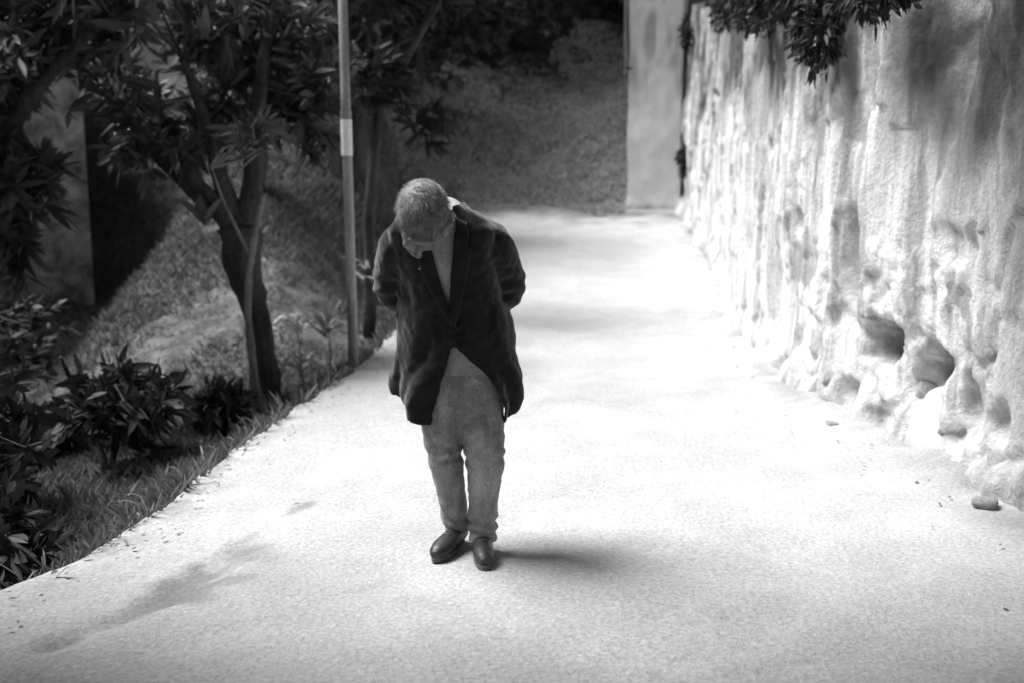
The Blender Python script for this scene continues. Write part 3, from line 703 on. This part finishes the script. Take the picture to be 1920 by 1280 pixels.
# hands clasped behind the back, five fingers each
for sg in (-1, 1):
    w = Vector(arms[sg][2]); fw = Vector((1 if sg < 0 else -1, .15, -.35)).normalized(); up = Vector((0, .3, 1)).normalized(); up = (up - fw * up.dot(fw)).normalized(); out = fw.cross(up)
    add_tube(bm, [w, w + fw * .045, w + fw * .085], [.024, .036, .034], 12, sq=(1, .6))
    for k in range(4):
        b0 = w + fw * .075 + up * ((k - 1.5) * .018); l = (.062, .072, .068, .052)[k]
        cd = out * (-.5 * sg) 
        add_tube(bm, [b0, b0 + fw * l * .5 + cd * l * .1, b0 + fw * l * .85 + cd * l * .45], [.0095, .009, .0075], 8)
    b0 = w + fw * .025 + up * .025; add_tube(bm, [b0, b0 + fw * .025 + up * .028, b0 + fw * .055 + up * .036], [.012, .0105, .009], 8)
bm = remesh(bm, .0055, 3)
inv = HM.inverted()
for v in bm.verts:                                                       # press the eye sockets and mouth line in
    q = inv @ v.co
    if q.length < .2 and q.y < -.03:
        e = sum(math.exp(-(((q.x - s * .031) / .017) ** 2 + ((q.z + .003) / .012) ** 2)) for s in (-1, 1))
        mth = math.exp(-((q.x / .024) ** 2 + ((q.z + .0805) / .0035) ** 2))
        q.y += .013 * e + .005 * mth; v.co = HM @ q
link('body', bm, M['skin'], pe)
for sg in (-1, 1):
    b2 = bmesh.new(); bmesh.ops.create_uvsphere(b2, u_segments=12, v_segments=8, radius=1, matrix=HM @ Matrix.Translation((sg * .031, -.079, -.003)) @ Matrix.Diagonal((.013, .012, .011, 1)))
    link('eyelid', b2, M['skin'], pe)
# hair: cap plus strands
bm = bmesh.new()
bmesh.ops.create_uvsphere(bm, u_segments=40, v_segments=28, radius=1, matrix=Matrix.Translation((0, .026, .043)) @ Matrix.Diagonal((.094, .112, .096, 1)))
bmesh.ops.delete(bm, geom=[v for v in bm.verts if v.co.z < -.055 or (v.co.y < -.062 and v.co.z < .045) or (abs(v.co.x) > .05 and v.co.y < -.01 and v.co.z < 0)], context='VERTS')
hp = [v.co.copy() for v in bm.verts]
for v in bm.verts:
    v.co *= 1 + .035 * mnoise.noise(v.co * 40); v.co = HM @ v.co
hr = link('hair', bm, M['hair'], pe)
n = 5200; k = rng.integers(0, len(hp), n); q = np.array([tuple(h) for h in hp])[k] + rng.normal(0, .004, (n, 3))
nn = (q - [0, .026, .043]) / [.094, .112, .096]; nn /= np.linalg.norm(nn, axis=1, keepdims=True)
down = np.array([0, .1, -1.]) + unit(n) * .6; down[:, 1] += np.where(q[:, 1] < 0, -.5, .2)
tg = down - nn * (down * nn).sum(1, keepdims=True); tg /= np.linalg.norm(tg, axis=1, keepdims=True) + 1e-9
d = tg + nn * rng.uniform(.15, .6, (n, 1)); d /= np.linalg.norm(d, axis=1, keepdims=True)
hm = np.array(HM); Rm, Tm = hm[:3, :3], hm[:3, 3]
me = leaves_mesh('hair_strands', (q - nn * .004) @ Rm.T + Tm, d @ Rm.T, nn @ Rm.T, rng.uniform(.015, .034, n), rng.uniform(.0012, .0024, n), .35)
o = link('hair_strands', me, M['hair'], pe, smooth=False); o['kind'] = 'stuff'

# shirt
def torso(z0, z1, k, nz, nphi, gapL, gapR, grow=0.0):
    Zs = np.linspace(z0, z1, nz); out = []
    for z in Zs:
        cx, hwd, cy, hd = ring(z); gl, gr = gapL(z), gapR(z)
        ph = np.linspace(-(math.pi - gl), math.pi - gr, nphi)
        out.append(np.stack([cx + (hwd * k + grow) * np.sin(ph), cy + (hd * k + grow) * np.cos(ph), np.full(nphi, z)], 1))
    return np.array(out)
a = torso(.80, 1.485, .86, 50, 80, lambda z: 0, lambda z: 0)
fo = .010 * fbm(a[..., 0] * 14, a[..., 2] * 3, a[..., 1] * 8, 3); a[..., 1] += fo; a[..., 1] -= .028 * np.exp(-((a[..., 2] - 1.22) / .16) ** 2) * (a[..., 1] < -.1)
link('shirt', grid_mesh('shirt', a[..., 0], a[..., 1], a[..., 2]), M['shirt'], pe)
bm = bmesh.new(); P = []                                                  # pale scarf wound close round the neck
for an in np.linspace(-math.pi + .25, math.pi - .25, 30):
    P.append((-.118 + .078 * math.sin(an), -.185 + .085 * math.cos(an), 1.462 + .036 * math.cos(an) - .02 * abs(an) / math.pi))
add_tube(bm, P, [.034] * 30, 12, sq=(1, .75), wob=.5); link('scarf', bm, M['scarf'], pe)
for sg in (-1, 1):                                                        # shirt collar points
    b2 = bmesh.new()
    c0 = Vector((-.125, -.19, 1.40))
    add_tube(b2, [c0 + Vector((sg * .075, .07, .045)), c0 + Vector((sg * .07, -.02, .02)), c0 + Vector((sg * .035, -.055, -.03)), c0 + Vector((sg * .018, -.055, -.085))], [.020, .024, .024, .008], 10, sq=(1, .4))
    link('shirt_collar', b2, M['shirt'], pe)

# coat: open shell + sleeves, voxel-fused into one cloth
V = lambda z: float(np.interp(z, [.60, .66, .76, .90, 1.02, 1.20, 1.38, 1.44, 1.49], [.40, .36, .22, 0.02, 0.02, .15, .27, .45, .75]))
W = lambda z: float(np.interp(z, [.60, .66, .76, .90, 1.02, 1.20, 1.38, 1.44, 1.49], [.95, .88, .58, 0.02, 0.02, .15, .27, .45, .75]))
a = torso(.60, 1.49, 1.0, 90, 130, V, W)
ph = np.linspace(-1, 1, 130)[None] * math.pi
zc = a[..., 2].copy()
low_ = ss(.98, .62, zc)
a[..., 2] += .015 + (.085 * np.abs(np.sin(ph)) ** 2 + .03 * np.cos(ph)) * ss(.80, .60, zc)
fold = (.020 * np.sin(ph * 6.2 + 1.2 * np.sin(zc * 7) + .6) + .011 * np.sin(ph * 13 + zc * 9)) * low_
fold += .010 * fbm(ph * 2.2 + 0 * zc, zc * 7, 3, 3)
cxx = np.array([ring(z)[0] for z in np.linspace(.60, 1.49, 90)])[:, None]; cyy = np.array([ring(z)[2] for z in np.linspace(.60, 1.49, 90)])[:, None]
vx, vy = a[..., 0] - cxx, a[..., 1] - cyy; vl = np.hypot(vx, vy)
a[..., 0] += vx / vl * fold; a[..., 1] += vy / vl * fold
me = grid_mesh('c', a[..., 0], a[..., 1], a[..., 2]); bm = bmesh.new(); bm.from_mesh(me)
bmesh.ops.solidify(bm, geom=bm.faces, thickness=-.013)
for sg in (-1, 1):
    sh, el, wr = [Vector(q) for q in arms[sg]]
    P, Q = smooth_path([sh + Vector((-sg * .10, .0, .025)), sh, (sh + el) / 2 + Vector((sg * .022, .01, 0)), el, (el + wr) / 2 + Vector((0, .03, 0)), wr], [.075, .088, .082, .080, .066, .056], 6)
    b2 = len(bm.verts); add_tube(bm, P, Q, 20)
bm = remesh(bm, .0075, 3)
for v in bm.verts:
    c = v.co; f = 0
    armw = 1 if (abs(c.x + .09) > .20 and c.z > 1.0) else 0
    f += .008 * mnoise.noise(Vector((c.x * 9, c.y * 9, c.z * 5)))
    f += armw * .004 * math.sin(c.z * 95 + 3 * mnoise.noise(c * 9)) * math.exp(-((c.z - 1.14) / .09) ** 2)
    f += .004 * mnoise.noise(c * 30)
    v.co += v.normal * f
coat = link('coat', bm, M['coat'], pe)
# lapels and back collar, slightly proud of the front edges
for sg in (-1, 1):
    zs_ = np.linspace(1.03, 1.455, 26); rows = []
    for z in zs_:
        cx, hwd, cy, hd = ring(z); gp = V(z)
        t = (z - 1.03) / .425; wl_ = .012 + .055 * math.sin(min(1, t * 1.25) * math.pi * .5) * (1 if t < .78 else .62)
        ro = []
        for u in np.linspace(0, 1, 7):
            an = gp - .05 + (wl_ * u) / hwd
            ro.append((cx + sg * (hwd + .012) * math.sin(an), cy - (hd + .018 + .006 * math.sin(u * math.pi)) * math.cos(an) - .004, z - .02 * u))
        rows.append(ro)
    rows = np.array(rows); bm = bmesh.new(); bm.from_mesh(grid_mesh('l', rows[..., 0], rows[..., 1], rows[..., 2])); bmesh.ops.solidify(bm, geom=bm.faces, thickness=.008)
    link('lapel', bm, M['coat2'], pe)
bm = bmesh.new(); P = []
for an in np.linspace(-2.25, 2.25, 22):
    P.append((-.122 + .108 * math.sin(an), -.165 + .105 * math.cos(an), 1.475 + .012 * math.cos(an)))
add_tube(bm, P, [.020] * 22, 10, sq=(.65, 1.3)); link('coat_collar', bm, M['coat2'], pe)
for k, z in enumerate((.97, 1.01)):
    cx, hwd, cy, hd = ring(z); b2 = bmesh.new(); add_tube(b2, [(cx + .02, cy - hd - .024, z), (cx + .02, cy - hd - .033, z)], [.012, .010], 12); link('button', b2, M['coat2'], pe)
# trousers
bm = bmesh.new()
for sg, pth in legs.items():
    hip, kn, an = [Vector(q) for q in pth]
    hip = hip + Vector((0, 0, .06))
    P, Q = smooth_path([hip, hip.lerp(kn, .5), kn, kn.lerp(an, .55), an + Vector((0, .0, -.035))], [.108, .104, .085 if sg > 0 else .078, .068 if sg > 0 else .060, .066 if sg > 0 else .056], 6)
    add_tube(bm, P, Q, 20)
add_ball(bm, (-.055, .04, .82), (.165, .10, .12))
bm = remesh(bm, .007, 3)
for v in bm.verts:
    c = v.co
    f = .010 * mnoise.noise(Vector((c.x * 11, c.y * 11, c.z * 3.2))) + .0035 * mnoise.noise(c * 34)
    f += .007 * math.sin(c.z * 70 + 5 * mnoise.noise(c * 8)) * (math.exp(-((c.z - .44) / .08) ** 2) * .7 + math.exp(-((c.z - .12) / .07) ** 2))
    v.co += v.normal * f
me = bpy.data.meshes.new('trousers'); bm.to_mesh(me); bm.free()
co = np.empty(len(me.vertices) * 3); me.vertices.foreach_get('co', co); co = co.reshape(-1, 3)
wn_ = np.exp(-(((co[:, 0] + .10) / .035) ** 2 + ((co[:, 2] - .47) / .06) ** 2)) * (co[:, 1] < -.05) * ss(-.4, .5, fbm(co[:, 0] * 40, co[:, 2] * 40, 0, 3))
at = me.attributes.new('worn', 'FLOAT', 'POINT'); at.data.foreach_set('value', (wn_ * .8).astype(np.float32))
link('trousers', me, M['trousers'], pe)

# shoes
for sg, (a_, b_) in feet.items():
    A_, B_ = Vector((a_[0], a_[1], 0)), Vector((b_[0], b_[1], 0)); f = (B_ - A_).normalized(); s = Vector((f.y, -f.x, 0))
    bm = bmesh.new()
    add_tube(bm, [A_ - f * .05 + Vector((0, 0, .05)), A_ + Vector((0, 0, .058)), A_.lerp(B_, .5) + Vector((0, 0, .052)), B_ + Vector((0, 0, .042)), B_ + f * .05 + Vector((0, 0, .035)), B_ + f * .075 + Vector((0, 0, .03))],
             [.030, .044, .044, .046, .036, .018], 16, sq=(1, .9))
    add_tube(bm, [A_ + Vector((0, 0, .05)), A_ + Vector((0, 0, .10))], [.042, .044], 14)
    bm = remesh(bm, .005, 3)
    for v in bm.verts: v.co.z = max(v.co.z, .014) + 0
    sh_ = link('shoe', bm, M['shoe'], pe)
    bm = bmesh.new(); ring_ = []
    for k in range(28):
        t = k / 28 * 2 * math.pi; lg = math.cos(t); 
        cpt = A_.lerp(B_, .5) + f * (.012 + lg * .145); wdt = (.040 + .008 * lg) * math.sin(t)
        ring_.append(cpt + s * wdt)
    v0 = [bm.verts.new(q + Vector((0, 0, .001))) for q in ring_]; v1 = [bm.verts.new(q + Vector((0, 0, .02))) for q in ring_]
    bm.faces.new(v0); bm.faces.new(list(reversed(v1)))
    for k in range(28): bm.faces.new((v0[k], v1[k], v1[(k + 1) % 28], v0[(k + 1) % 28]))
    bmesh.ops.recalc_face_normals(bm, faces=bm.faces); link('sole', bm, M['sole'], sh_, smooth=False)
    for q in range(3):
        b2 = bmesh.new(); c = A_.lerp(B_, .35 + .18 * q) + Vector((0, 0, .094 - .004 * q)); add_tube(b2, [c - s * .02, c + Vector((0, 0, .004)), c + s * .02], [.003] * 3, 6); link('lace', b2, M['sole'], sh_)
